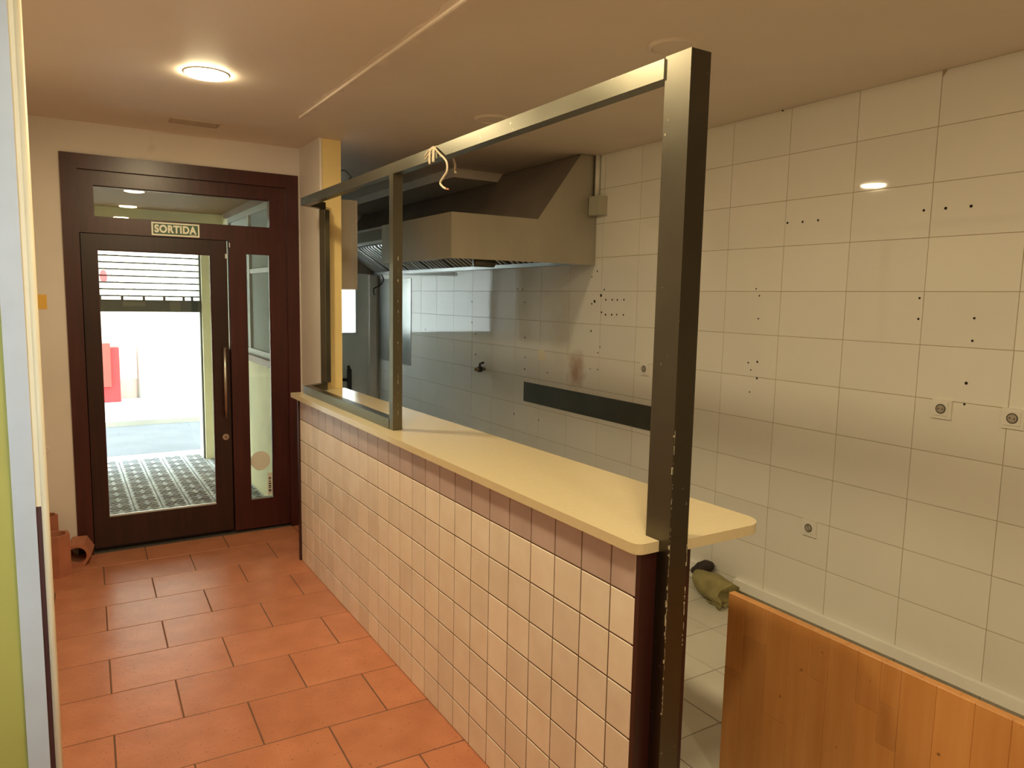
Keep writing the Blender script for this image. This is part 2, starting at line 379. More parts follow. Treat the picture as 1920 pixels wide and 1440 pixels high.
# ceilings
ce = boxes('ceiling', [(-1.44, WX+0.15, REAR, -1.15, ZA, ZA+0.14), (-3.2, WX+0.15, -1.15, BY+0.15, ZA, ZA+0.14)], 'ceiling_paint'); ce['kind'] = 'structure'
ck = prism_z('ceiling_kitchen', [(-0.025, REAR), (WX, REAR), (WX, BY), (0.358, BY), (0.358, 3.382), (0.225, 3.382), (-0.035, 2.94)], ZK, ZA+0.002, 'ceiling_paint'); ck['kind'] = 'structure'
def smear(name, a, b, w0, side, z, n, parent):
    a, b = Vector(a), Vector(b); d = (b-a).normalized(); nrm = Vector((-d.y, d.x))*side; bm = bmesh.new(); prev = None
    for i in range(n+1):
        p = a+(b-a)*(i/n); w = w0*(0.35+random.random()) if i not in (0, n) else w0*0.2
        q = p+nrm*w; v = [bm.verts.new((p.x, p.y, z)), bm.verts.new((q.x, q.y, z)), bm.verts.new((p.x, p.y, z-0.0015)), bm.verts.new((q.x, q.y, z-0.0006))]
        if prev:
            for i0, i1 in ((0, 1), (1, 3), (3, 2), (2, 0)): bm.faces.new((prev[i0], prev[i1], v[i1], v[i0]))
        else: bm.faces.new(v[:2]+[v[3], v[2]])
        prev = v
    bm.faces.new(prev[:2]+[prev[3], prev[2]])
    return finish(bm, name, 'plaster', parent)
smear('plaster_smear', (-0.026, -0.4), (-0.035, 2.94), 0.022, 1, ZA, 60, ce)
smear('plaster_smear', (-0.035, 2.94), (0.225, 3.37), 0.012, 1, ZA, 10, ce)
smear('plaster_smear', (-0.025, 0.2), (-0.035, 2.90), 0.05, -1, ZK, 40, ck)

# entrance wall, pillar, kitchen walls
wf = boxes('wall_front', [(-1.6, -1.20, DY, DY+0.16, -0.05, ZA), (-1.20, 0.200, DY, DY+0.16, 2.495, ZA), (0.200, 0.226, DY, DY+0.16, -0.05, ZA)], 'wall_paint'); wf['kind'] = 'structure'
PYF = 3.38
bm = bmesh.new(); add_box(bm, 0.222, 0.358, PYF, 4.05, -0.05, ZA)
bm.faces.ensure_lookup_table()
for f in bm.faces: f.normal_update(); f.material_index = 1 if f.normal.y < -0.5 or f.normal.x > 0.5 else 0
pil = finish(bm, 'wall_pillar', ['wall_paint', 'yellow_paint']); pil['kind'] = 'structure'
boxes('corner_bead', [(0.216, 0.230, PYF-0.006, PYF+0.008, 1.07, ZA-0.001)], 'plaster', pil, bevel=0.004)
# divider between porch and kitchen with its window opening
wd = boxes('wall_divider', [(0.20, 0.358, 4.05, BY, -0.1, 1.15), (0.20, 0.358, 4.05, BY, 2.42, ZA), (0.20, 0.358, 4.05, 4.35, 1.15, 2.42), (0.20, 0.358, 6.35, BY, 1.15, 2.42)], 'porch_yellow'); wd['kind'] = 'structure'
boxes('lining', [(0.358, 0.366, 4.06, BY, 0, 1.15), (0.358, 0.366, 4.06, 4.35, 1.15, ZK), (0.358, 0.366, 6.35, BY, 1.15, ZK), (0.358, 0.366, 4.35, 6.35, 2.42, ZK)], 'kitchen_paint', wd)
we = boxes('wall_kitchen_street', [(0.2, WX+0.15, BY, BY+0.2, -0.1, 1.235), (0.2, WX+0.15, BY, BY+0.2, 2.15, 2.85), (0.2, 0.40, BY, BY+0.2, 1.235, 2.15), (1.72, WX+0.15, BY, BY+0.2, 1.235, 2.15)], 'kitchen_paint'); we['kind'] = 'structure'
# walls behind the photographer and the partition with its jamb
PX, PYJ = -1.275, 0.30
wl_ = box('wall_left', -1.62, -1.50, PYJ+0.10, DY, -0.05, ZA, 'wall_paint'); wl_['kind'] = 'structure'
wp = box('wall_partition', -3.1, -1.337, PYJ, PYJ+0.11, -0.05, ZA, 'ochre_wall'); wp['kind'] = 'structure'
wb = box('wall_back', -1.44, WX+0.15, REAR-0.15, REAR, -0.05, ZA, 'wall_paint'); wb['kind'] = 'structure'
wlr = box('wall_unseen_light_block', -1.44, -1.38, REAR, -0.35, -0.05, ZA, 'wall_paint'); wlr['kind'] = 'structure'  # unseen wall added to block side-window daylight from the tiles
wsr = boxes('wall_unseen_side_room', [(-3.1, -1.44, -1.15, -1.05, -0.05, 1.1), (-3.1, -1.44, -1.15, -1.05, 2.1, ZA), (-3.1, -2.05, -1.15, -1.05, 1.1, 2.1), (-1.60, -1.44, -1.15, -1.05, 1.1, 2.1), (-3.2, -3.1, -1.15, PYJ, -0.05, ZA)], 'wall_paint'); wsr['kind'] = 'structure'  # unseen side room, shaped to bring daylight close to the jamb
w3 = struct_root('window_unseen', (-1.825, -1.1, 1.1))  # unseen window, placed and sized to light the jamb
boxes('window_frame', [(-2.05, -1.60, -1.12, -1.07, 1.1, 1.13), (-2.05, -1.60, -1.12, -1.07, 2.07, 2.1), (-2.05, -2.02, -1.12, -1.07, 1.13, 2.07), (-1.63, -1.60, -1.12, -1.07, 1.13, 2.07)], 'aluminium', w3)
box('pane', -2.02, -1.63, -1.097, -1.093, 1.13, 2.07, 'clear_glass', w3)
# painted jamb at the near end of the partition
jb = struct_root('trim_1', (-1.33, PYJ, 0))
box('jamb_board', -1.337, -1.300, PYJ-0.006, PYJ+0.11, 0, ZA, 'jamb_grey', jb, bevel=0.003)
box('maroon_edge', -1.300, -1.291, PYJ-0.001, PYJ+0.11, 0, 1.255, 'maroon_paint', jb)
box('cream_edge', -1.300, -1.291, PYJ-0.001, PYJ+0.11, 1.255, ZA, 'bead_cream', jb)
tube('corner_bead', [(-1.2855, PYJ+0.004, 0), (-1.2855, PYJ+0.004, ZA)], 0.0075, 'bead_cream', jb, n=14)

# kitchen window to the street
w1 = struct_root('window_1', (1.1, BY+0.05, 1.235))
def ring_frame(name, x0, x1, z0, z1, w, y0, y1, material, parent, bevel=0.002):
    return boxes(name, [(x0, x1, y0, y1, z0, z0+w), (x0, x1, y0, y1, z1-w, z1), (x0, x0+w, y0, y1, z0+w, z1-w), (x1-w, x1, y0, y1, z0+w, z1-w)], material, parent, bevel)
ring_frame('window_frame', 0.40, 1.735, 1.225, 2.15, 0.03, BY-0.008, BY+0.06, 'aluminium', w1)
box('pane', 0.43, 1.705, BY+0.02, BY+0.024, 1.255, 2.12, 'frosted_glass', w1)
# window between kitchen and porch
w2 = struct_root('window_2', (0.27, 5.3, 1.15))
boxes('window_frame', [(0.20, 0.25, 4.35, 6.35, 1.15, 1.20), (0.20, 0.25, 4.35, 6.35, 2.37, 2.42), (0.20, 0.25, 4.35, 4.40, 1.20, 2.37), (0.20, 0.25, 6.30, 6.35, 1.20, 2.37), (0.20, 0.25, 5.42, 5.48, 1.20, 2.37), (0.205, 0.245, 4.40, 5.42, 1.86, 1.90), (0.205, 0.245, 5.48, 6.30, 1.86, 1.90)], 'window_grey', w2, bevel=0.003)
for y0, y1 in ((4.40, 5.42), (5.48, 6.30)):
    box('pane', 0.222, 0.228, y0, y1, 1.20, 1.86, 'frosted_panel', w2); box('pane', 0.222, 0.228, y0, y1, 1.90, 2.37, 'frosted_panel', w2)
box('window_sill', 0.16, 0.21, 4.30, 6.40, 1.095, 1.15, 'wood_sill', w2, bevel=0.004)
box('window_head', 0.17, 0.21, 4.30, 6.40, 2.42, 2.47, 'wood_sill', w2, bevel=0.004)

# ================================================================== ENTRANCE DOOR
d1 = struct_root('door_1', (-0.5, DY, 0))
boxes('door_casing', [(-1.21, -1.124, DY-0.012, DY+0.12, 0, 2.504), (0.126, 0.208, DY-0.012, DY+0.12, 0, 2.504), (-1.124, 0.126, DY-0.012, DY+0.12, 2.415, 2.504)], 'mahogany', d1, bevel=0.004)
fr = boxes('transom_frame', [(-1.124, 0.126, DY+0.012, DY+0.085, 2.326, 2.415), (-1.124, 0.126, DY+0.012, DY+0.085, 2.036, 2.132), (-1.124, -1.038, DY+0.012, DY+0.085, 2.132, 2.326), (0.015, 0.126, DY+0.012, DY+0.085, 2.132, 2.326)], 'mahogany', d1, bevel=0.003)
box('pane', -1.045, 0.022, DY+0.045, DY+0.050, 2.125, 2.333, 'clear_glass', fr)
boxes('glazing_bead', [(-1.038, 0.015, DY+0.032, DY+0.045, 2.132, 2.140), (-1.038, 0.015, DY+0.032, DY+0.045, 2.318, 2.326)], 'mahogany', fr)
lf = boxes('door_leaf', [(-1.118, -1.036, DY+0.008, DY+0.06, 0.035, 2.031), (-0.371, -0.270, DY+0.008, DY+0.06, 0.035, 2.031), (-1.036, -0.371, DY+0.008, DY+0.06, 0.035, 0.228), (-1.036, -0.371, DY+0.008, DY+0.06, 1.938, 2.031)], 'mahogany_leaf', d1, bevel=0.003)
box('pane', -1.043, -0.364, DY+0.032, DY+0.038, 0.22, 1.945, 'clear_glass', lf)
boxes('glazing_bead', [(-1.036, -1.028, DY+0.016, DY+0.032, 0.228, 1.938), (-0.379, -0.371, DY+0.016, DY+0.032, 0.228, 1.938), (-1.028, -0.379, DY+0.016, DY+0.032, 1.930, 1.938)], 'mahogany', lf)
box('glazing_bead', -1.028, -0.379, DY+0.016, DY+0.032, 0.228, 0.238, 'aluminium', lf)
bm = bmesh.new(); HX = -0.3085
add_tube(bm, [(HX, DY-0.04, 0.835), (HX, DY-0.04, 1.318)], 0.0115, 14)
add_tube(bm, [(HX, DY-0.04, 0.90), (HX, DY+0.010, 0.90)], 0.007, 10); add_tube(bm, [(HX, DY-0.04, 1.25), (HX, DY+0.010, 1.25)], 0.007, 10)
finish(bm, 'handle', 'steel_handle', lf, smooth=True)
bm = bmesh.new(); add_tube(bm, [(HX, DY-0.003, 0.698), (HX, DY+0.009, 0.698)], 0.021, 20); finish(bm, 'lock_rose', 'steel_handle', lf)
bm = bmesh.new(); add_tube(bm, [(HX, DY-0.010, 0.698), (HX, DY-0.002, 0.698)], 0.010, 14); finish(bm, 'lock_cylinder', 'brass', lf)
box('strike_plate', -0.283, -0.270, DY-0.0005, DY+0.009, 1.915, 1.945, 'aluminium', lf)
sl = boxes('sidelight_frame', [(-0.258, -0.150, DY+0.006, DY+0.06, 0.02, 2.036), (0.014, 0.126, DY+0.006, DY+0.06, 0.02, 2.036), (-0.150, 0.014, DY+0.006, DY+0.06, 0.02, 0.230), (-0.150, 0.014, DY+0.006, DY+0.06, 1.950, 2.036)], 'mahogany', d1, bevel=0.003)
box('pane', -0.157, 0.021, DY+0.032, DY+0.038, 0.222, 1.957, 'clear_glass', sl)
boxes('glazing_bead', [(-0.150, -0.143, DY+0.016, DY+0.032, 0.230, 1.950), (0.007, 0.014, DY+0.016, DY+0.032, 0.230, 1.950)], 'mahogany', sl)
boxes('strike_plate', [(-0.256, -0.250, DY+0.002, DY+0.007, 1.99, 2.02)], 'aluminium', sl)
boxes('door_stop', [(-1.124, -1.104, DY+0.062, DY+0.09, 0.0, 2.036), (-0.280, -0.248, DY+0.062, DY+0.09, 0.0, 1.30), (-0.280, -0.262, DY+0.062, DY+0.09, 1.30, 2.036), (-1.104, -0.280, DY+0.062, DY+0.09, 2.02, 2.036), (-1.104, -0.280, DY+0.062, DY+0.09, 0.0, 0.06), (-0.248, 0.126, DY+0.062, DY+0.09, 0.0, 0.06)], 'mahogany_leaf', d1)
box('threshold', -1.124, 0.126, DY-0.004, DY+0.12, -0.004, 0.006, 'threshold_grey', d1, bevel=0.002)

# exit sign
def text_mesh(txt, size, material, name, parent, centre, width, height, offset=0.0):
    """flat lettering in the xz plane, facing -y, fitted to width x height"""
    cu = bpy.data.curves.new('lettering', 'FONT'); cu.body = txt; cu.size = size; cu.offset = offset; cu.extrude = 0.0006; cu.space_character = 1.10
    to = bpy.data.objects.new('lettering', cu); COL.objects.link(to)
    dg = bpy.context.evaluated_depsgraph_get(); dg.update(); me = bpy.data.meshes.new_from_object(to.evaluated_get(dg))
    bpy.data.objects.remove(to); bpy.data.curves.remove(cu)
    xs = [v.co.x for v in me.vertices]; ys = [v.co.y for v in me.vertices]
    sx = width/(max(xs)-min(xs)); sy = height/(max(ys)-min(ys)); mx, my = (max(xs)+min(xs))/2, (max(ys)+min(ys))/2
    for v in me.vertices: v.co = Vector(((v.co.x-mx)*sx, -v.co.z, (v.co.y-my)*sy))
    me.name = name; me.materials.clear(); me.materials.append(MATS[material])
    return link(bpy.data.objects.new(name, me), parent, centre)
sg = thing('exit_sign', (-0.580, DY+0.011, 2.043), 'green and cream SORTIDA exit sign above the glazed door', 'sign')
SY = DY+0.012
box('backing_plate', -0.723, -0.438, SY-0.003, SY, 2.043, 2.127, 'sign_cream', sg)
box('green_field', -0.714, -0.447, SY-0.0036, SY-0.0029, 2.052, 2.118, 'sign_green', sg)
text_mesh('SORTIDA', 0.06, 'sign_cream', 'lettering', sg, (-0.581, SY-0.0042, 2.0865), 0.250, 0.051, offset=0.0026)
box('small_print', -0.497, -0.455, SY-0.0042, SY-0.0036, 2.0545, 2.0575, 'sticker_grey', sg)

# stickers on the sidelight glass
GY = DY+0.032
bm = bmesh.new(); add_tube(bm, [(-0.073, GY-0.0012, 0.502), (-0.073, GY, 0.502)], 0.068, 32)
tag(finish(bm, 'round_sticker', 'sticker_grey'), 'pale grey round sticker low on the narrow side pane', 'sticker')
hs = thing('hours_sticker', (-0.008, GY, 0.25), 'white upright sticker with black characters in corner of side pane', 'sticker')
box('paper', -0.027, 0.006, GY-0.0012, GY, 0.245, 0.405, 'sticker_grey', hs)
zz = 0.262
for k, (dz, w) in enumerate([(0.008, 0.008), (0.02, 0.018), (0.012, 0.016), (0.016, 0.018), (0.016, 0.018), (0.014, 0.014), (0.008, 0.010), (0.014, 0.018), (0.006, 0.006)]):
    box('character', -0.011-w/2, -0.011+w/2, GY-0.0018, GY-0.0011, zz, zz+dz*0.62, 'hole_black', hs); zz += dz+0.001
tag(box('wall_sticker', -1.372, -1.309, DY-0.0015, DY, 1.565, 1.652, 'sticker_yellow'), 'small orange yellow paper patch on the wall left of the door', 'sticker')
bm = bmesh.new(); lathe_z(bm, [(0.019, 0), (0.019, 0.004), (0.014, 0.006), (0.010, 0.004), (0.0, 0.004)], (0, 0), 24)
bmesh.ops.rotate(bm, verts=bm.verts[:], cent=(0, 0, 0), matrix=Matrix.Rotation(math.radians(90), 3, 'X')); bmesh.ops.translate(bm, verts=bm.verts[:], vec=(-1.353, DY, 0.705))
tag(finish(bm, 'wall_plug', 'wall_paint'), 'small round painted cap low on the wall left of the door', 'wall cap')

# ================================================================== COUNTER
FE = 3.131          # far end of the tiled face
ct = thing('counter', (0.08, 1.55, 0), 'long service counter faced in beige tiles with a mauve top row', 'counter')
box('counter_core', 0.0018, 0.165, 0.012, FE+0.012, 0, 1.034, 'brown_grout', ct)
P = 0.132; ZJ = 0.9112
ys = [0.0]+[0.1028+i*P for i in range(0, 23)]+[FE]
zs = [1.034, ZJ]+[ZJ-(j+1)*P for j in range(0, 6)]+[0.0]
for j in range(len(zs)-1):
    for i in range(len(ys)-1):
        w, h = ys[i+1]-ys[i], zs[j]-zs[j+1]
        if w < 0.01: continue
        o = piece('counter_tile', tile_mesh('x', w-0.0050, h-0.0050, 0.008, 0.0014, 'mauve_tile' if j == 0 else 'beige_tile'), ct, (0.008, (ys[i]+ys[i+1])/2, (zs[j]+zs[j+1])/2))
        o.rotation_euler = (0, random.gauss(0, 0.003), random.gauss(0, 0.003))
box('end_panel', 0.001, 0.178, -0.014, 0.011, 0, 1.034, 'dark_end_panel', ct, bevel=0.002)
box('end_strip', -0.010, 0.165, FE+0.001, FE+0.026, 0, 1.034, 'dark_end_panel', ct, bevel=0.003)
# worktop: a slab with rounded near corners, notched round the post
def arc(cx, cy_, r, a0, a1, n=8): return [(cx+r*math.cos(math.radians(a0+(a1-a0)*i/n)), cy_+r*math.sin(math.radians(a0+(a1-a0)*i/n))) for i in range(n+1)]
wt = [(-0.02, 3.265)] + arc(0.005, 0.003, 0.025, 180, 270, 6) + [(0.054, -0.022), (0.054, 0.032), (0.122, 0.032), (0.122, -0.047)] \
     + arc(0.372, 0.026, 0.073, -90, 0, 10) + [(0.385, 2.4), (0.372, 3.376), (0.215, 3.376), (0.10, 3.265)]
tag(prism_z('worktop', wt, 1.0345, 1.063, 'cream_quartz', bevel=0.005), 'cream stone worktop with rounded corners on the tiled counter', 'worktop')

# ================================================================== STEEL SCREEN FRAME
sf = thing('screen_frame', (0.08, 1.6, 0), 'dark steel bar frame standing over the counter with a tall end post', 'frame')
box('end_post', 0.055, 0.1205, -0.057, 0.030, 0, 2.279, 'post_steel', sf, bevel=0.003)
box('top_rail', 0.050, 0.095, 0.030, 3.225, 2.226, 2.2745, 'frame_steel', sf, bevel=0.002)
box('bottom_rail', 0.044, 0.090, 1.790, 3.205, 1.0632, 1.112, 'frame_steel', sf, bevel=0.002)
box('mullion', 0.046, 0.092, 1.745, 1.790, 1.0632, 2.2258, 'frame_steel', sf, bevel=0.002)
def bar_between(name, a, b, w, z0, z1, material, parent):
    a, b = Vector(a), Vector(b); d = (b-a).normalized(); n = Vector((-d.y, d.x))*w/2
    return prism_z(name, [tuple(a+n), tuple(b+n), tuple(b-n), tuple(a-n)], z0, z1, material, parent, bevel=0.002, seg=2)
bar_between('return_bar', (0.068, 3.212), (0.222, 3.330), 0.040, 2.228, 2.272, 'frame_steel', sf)
bar_between('return_bar', (0.066, 3.195), (0.222, 3.328), 0.040, 1.0632, 1.110, 'frame_steel', sf)
bm = bmesh.new(); add_box(bm, -0.0225, 0.0225, -0.024, 0.024, 1.110, 2.228)
bmesh.ops.rotate(bm, verts=bm.verts[:], cent=(0, 0, 0), matrix=Matrix.Rotation(math.radians(30), 3, 'Z')); bmesh.ops.translate(bm, verts=bm.verts[:], vec=(0.232, 3.338, 0))
finish(bm, 'pillar_upright', 'frame_steel', sf, bevel=0.002)
# chipped paint along the arrises
random.seed(3)
def chips(name, x, y, zr, n, parent):
    bm = bmesh.new()
    for _ in range(n):
        z = random.uniform(*zr); h = random.choice((0.004, 0.006, 0.010, 0.018)); w = random.uniform(0.0012, 0.0028)
        add_box(bm, x-0.0008+random.uniform(-.001, .004), x+w, y-0.0009, y+w, z, z+h)
    o = finish(bm, name, 'chip_paint', parent); o['kind'] = 'stuff'; return o
chips('paint_chips', 0.0556, -0.0568, (0.6, 1.35), 70, sf)
chips('paint_chips', 0.1185, -0.0568, (0.75, 1.05), 24, sf)
chips('paint_chips', 0.070, 1.7452, (1.1, 1.85), 30, sf)

# white flex slung over the top rail
fx = thing('electric_flex', (0.07, 1.42, 2.28), 'off white electric flex hanging over the dark top rail', 'cable')
def at_px(px, py, x):
    d = fwd + (px-960)/FPX*r2 - (py-720)/FPX*u2; t = (x-CP.x)/d.x; return CP + t*d
XR = 0.044
tube('strand', catmull([at_px(850, 292, 0.30)+Vector((0, 0, 0.02)), at_px(836, 281, 0.12), at_px(822, 277, 0.07), at_px(812, 276, XR), at_px(802, 285, XR-0.006), at_px(796.5, 293, XR-0.008)]), 0.0035, 'cable_white', fx)
tube('strand', catmull([at_px(820, 276, 0.07), at_px(812, 277.5, XR), at_px(804, 289, XR-0.006), at_px(797, 299, XR-0.008)]), 0.0035, 'cable_white', fx)
tube('strand', catmull([at_px(818, 276, 0.07), at_px(809, 279, XR), at_px(806, 290, XR-0.006), at_px(805.5, 308, XR-0.008)]), 0.005, 'cable_white', fx)
tube('strand', catmull([at_px(824, 275, 0.07), at_px(815, 278, XR), at_px(813, 290, XR-0.006), at_px(812.5, 304, XR-0.008)]), 0.006, 'cable_white', fx)
tube('tail', catmull([at_px(815, 277, XR), at_px(824, 288, XR-0.005), at_px(833, 297, XR-0.006), at_px(838, 306, XR-0.002), at_px(838, 321, XR), at_px(831, 333, XR), at_px(825.5, 343, XR), at_px(830, 350, XR), at_px(836, 354, XR)]), 0.0042, 'cable_white', fx)
tube('tail', catmull([at_px(836, 281, 0.12), at_px(846, 288, 0.12), at_px(851, 300, 0.12), at_px(853.5, 310, 0.12), at_px(853, 318, 0.12), at_px(855, 324, 0.12)]), 0.0045, 'cable_white', fx)
tube('bare_end', [at_px(836, 354, XR), at_px(841, 355, XR)], 0.0035, 'copper', fx)
tag(tube('ceiling_wire', catmull([(0.362, 3.42, 2.49), (0.395, 3.43, 2.505), (0.43, 3.44, 2.49), (0.45, 3.44, 2.465), (0.43, 3.44, 2.455)]), 0.003, 'cable_black'), 'thin black wire end curling out beside the yellow pillar top', 'wire')

# ================================================================== EXTRACTOR HOOD
hd = thing('extractor_hood', (1.5, 4.8, 1.93), 'big stainless extractor hood fixed along the tiled wall', 'extractor hood')
HY, HL = 2.755, 3.915; XL = 0.852
prism_y('end_plate', [(XL, 1.929), (WX-0.002, 1.931), (WX-0.002, ZK-0.003), (1.84, ZK-0.003), (1.497, 2.214), (XL, 2.213)], HY, HY+0.004, 'stainless', hd)
box('front_lip', XL, XL+0.004, HY+0.004, HL, 1.929, 2.213, 'stainless', hd)
box('front_lip', XL, XL+0.004, HL, BY-0.01, 2.108, 2.190, 'greasy_steel', hd)
box('bright_rail', XL-0.002, XL+0.03, HL+0.003, BY-0.01, 2.092, 2.108, 'stainless_bright', hd)
box('top_sheet', XL+0.004, 1.497, HY+0.004, BY-0.01, 2.206, 2.211, 'hood_dark', hd)
bm = bmesh.new(); add_prism(bm, [(1.495, 2.211), (1.838, ZK-0.004), (1.842, ZK-0.004), (1.502, 2.211)], lambda x, z: (x, HY+0.004, z), lambda x, z: (x, BY-0.01, z)); finish(bm, 'sloping_front', 'hood_dark', hd)
box('gutter', XL+0.004, XL+0.055, HY+0.004, HL, 1.929, 1.934, 'greasy_steel', hd)
box('wall_gutter', WX-0.07, WX-0.002, HY+0.004, BY-0.01, 1.936, 1.965, 'stainless_bright', hd)
prism_y('far_plate', [(0.95, 1.96), (WX-0.07, 1.94), (WX-0.07, 2.2), (0.95, 2.2)], BY-0.012, BY-0.006, 'hood_dark', hd)
tube('lamp_box', [(1.45, 3.55, 1.955), (1.62, 3.55, 1.955)], 0.035, 'greasy_steel', hd, n=12)
# baffle filters: inclined slats, joined per filter
FX0, FZ0, FX1, FZ1 = WX-0.045, 1.962, 1.56, 2.205
fy = HY+0.06; FW = 0.505
for k in range(8):
    y0 = fy+k*(FW+0.008); y1 = y0+FW
    ft = bpy.data.objects.new('baffle_filter', None); link(ft, hd, ((FX0+FX1)/2, (y0+y1)/2, FZ0))
    dx, dz = FX1-FX0, FZ1-FZ0; L_ = math.hypot(dx, dz); nx, nz = dz/L_, -dx/L_      # lower side normal
    bm = bmesh.new(); n = 6
    for i in range(n):
        a = y0+0.012+(FW-0.024)*i/n; b = a+(FW-0.024)/n*0.30
        add_prism(bm, [(a, 0.0), (b, 0.0), (b-0.006, 0.022), (a+0.006, 0.022)], lambda yy, h: (FX0-nx*h*-1, yy, FZ0-nz*h), lambda yy, h: (FX1+nx*h, yy, FZ1-nz*h))
    o = finish(bm, 'slats', 'stainless_bright', ft); o['kind'] = 'stuff'
    bm = bmesh.new()
    for a, b in ((y0, y0+0.012), (y1-0.012, y1)):
        add_prism(bm, [(a, 0.0), (b, 0.0), (b, 0.018), (a, 0.018)], lambda yy, h: (FX0+nx*h, yy, FZ0-nz*h), lambda yy, h: (FX1+nx*h, yy, FZ1-nz*h))
    finish(bm, 'filter_frame', 'greasy_steel', ft)
    bm = bmesh.new(); add_prism(bm, [(y0, -0.006), (y1, -0.006), (y1, -0.003), (y0, -0.003)], lambda yy, h: (FX0+nx*h, yy, FZ0-nz*h), lambda yy, h: (FX1+nx*h, yy, FZ1-nz*h)); finish(bm, 'filter_back', 'filter_black', ft)
sb = box('ceiling_soffit', 1.393, WX, 3.80, BY, 2.612, ZK+0.001, 'ceiling_paint'); sb['kind'] = 'structure'
tag(tube('hood_wire', catmull([at_px(703, 500, 1.97)+Vector((-.02, -.1, 0)), (1.93, 6.6, 1.90), (1.92, 6.6, 1.84), (1.87, 6.6, 1.80), (1.82, 6.6, 1.77), (1.815, 6.6, 1.72), (1.83, 6.6, 1.70)]), 0.007, 'cable_black'), 'loose black wire dangling below the far end of the hood', 'wire')

# ================================================================== THINGS ON THE TILED WALL
def wall_box(name, y0, y1, z0, z1, d, material, parent=None, bevel=0.002): return box(name, WX-d, WX-0.0005, y0, y1, z0, z1, material, parent, bevel)
jbx = thing('junction_box', (WX, 2.70, 2.27), 'grey square junction box at the hood end with white conduit', 'junction box')
wall_box('box_body', 2.640, 2.752, 2.268, 2.396, 0.075, 'box_grey', jbx, 0.012)
tube('conduit', [(WX-0.022, 2.732, 2.390), (WX-0.022, 2.732, ZK)], 0.017, 'white_plastic', jbx, 12)
def socket(y, z, label, s=1.0, angle=0):
    t = thing('power_outlet', (WX, y, z-0.041), label, 'outlet', 'power outlets on the tiled wall')
    wall_box('plate', y-0.041*s, y+0.041*s, z-0.041*s, z+0.041*s, 0.010, 'white_plastic', t, 0.003)
    bm = bmesh.new(); x = WX-0.010
    add_box(bm, x-0.004, x+0.001, y-0.029*s, y+0.029*s, z-0.027*s, z+0.031*s); finish(bm, 'insert', 'white_plastic', t, bevel=0.002)
    bm = bmesh.new(); lathe_z(bm, [(0.0215*s, 0.0), (0.0215*s, 0.0015), (0.019*s, 0.0015), (0.019*s, 0.0006), (0, 0.0006)], (0, 0), 28)
    bmesh.ops.rotate(bm, verts=bm.verts[:], cent=(0, 0, 0), matrix=Matrix.Rotation(math.radians(-90), 3, 'Y')); bmesh.ops.translate(bm, verts=bm.verts[:], vec=(x-0.004, y, z+0.002))
    rc = finish(bm, 'recess', 'socket_grey', t)
    bm = bmesh.new(); add_tube(bm, [(x-0.0063, y, z+0.002), (x-0.0045, y, z+0.002)], 0.0165*s, 24); finish(bm, 'socket_face', 'socket_face', t)
    for sy in (-1, 1):
        c = (math.cos(angle)*sy*0.0085*s, math.sin(angle)*sy*0.0085*s)
        bm = bmesh.new(); add_tube(bm, [(x-0.0070, y+c[0], z+0.002+c[1]), (x-0.0060, y+c[0], z+0.002+c[1])], 0.0028*s, 10); finish(bm, 'pin_hole', 'hole_black', t)
    return t
socket(0.299, 1.243, 'white square outlet high on the tiles, the inner of the pair', angle=0.1)
socket(0.019, 1.243, 'white square outlet high on the tiles at the right photo edge', angle=0.1)
socket(0.903, 0.541, 'white outlet low on the tiles beyond the counter end', angle=1.2)
socket(2.192, 1.244, 'white outlet on the tiles just left of the tall post', angle=1.2)
tag(wall_box('blank_plate', 3.36, 3.44, 1.205, 1.285, 0.006, 'bead_cream'), 'small cream blanking plate on the tiles above the steel strip', 'cover plate')
tag(wall_box('steel_strip', 1.748, 3.646, 0.848, 1.008, 0.006, 'strip_steel', None, 0.002), 'long dark steel strip screwed across the tiles behind the counter', 'steel strip')
tag(wall_box('steel_splash_panel', 5.935, 6.855, 0.94, 1.885, 0.006, 'panel_steel', None, 0.002), 'tall stained stainless splash panel at the far corner of the tiles', 'splash panel')
tp = thing('gas_tap', (WX, 4.31, 1.02), 'small brass tap stub sticking out of the tiles', 'tap')
tube('stub', [(WX, 4.31, 1.051), (WX-0.10, 4.31, 1.051)], 0.016, 'brass', tp, 12)
tube('nut', [(WX-0.035, 4.31, 1.051), (WX-0.065, 4.31, 1.051)], 0.028, 'iron_black', tp, 6, smooth=False)
tube('lever', [(WX-0.05, 4.31, 1.05), (WX-0.05, 4.31, 1.10), (WX-0.05, 4.25, 1.115)], 0.011, 'iron_black', tp, 8)
# things on the far kitchen wall
tag(box('pipe_casing', 1.86, 1.945, BY-0.06, BY-0.0005, 0, 1.93, 'white_lacquer', None, 0.004), 'pale boxed pipe run up the far kitchen corner', 'pipe casing')
gv = thing('gas_pipe', (1.614, BY, 0.4), 'black iron pipe with a side branch beneath the far window', 'pipe')
tube('riser', [(1.614, BY-0.04, 0.30), (1.614, BY-0.04, 0.83)], 0.026, 'iron_black', gv, 10)
tube('branch', [(1.614, BY-0.04, 0.70), (1.50, BY-0.04, 0.71), (1.40, BY-0.04, 0.71)], 0.018, 'iron_black', gv, 10)
tube('valve_cap', [(1.614, BY-0.04, 0.83), (1.60, BY-0.04, 0.87)], 0.016, 'iron_black', gv, 8)
# white cupboard behind the pillar
cb = thing('wall_cupboard', (0.47, 3.95, 1.727), 'white wall cupboard hung behind the yellow pillar', 'cupboard')
box('cabinet_body', 0.367, 0.562, 3.70, 4.28, 1.727, 2.352, 'white_lacquer', cb, 0.003)
box('cabinet_door', 0.563, 0.583, 3.70, 4.28, 1.727, 2.352, 'white_lacquer', cb, 0.003)
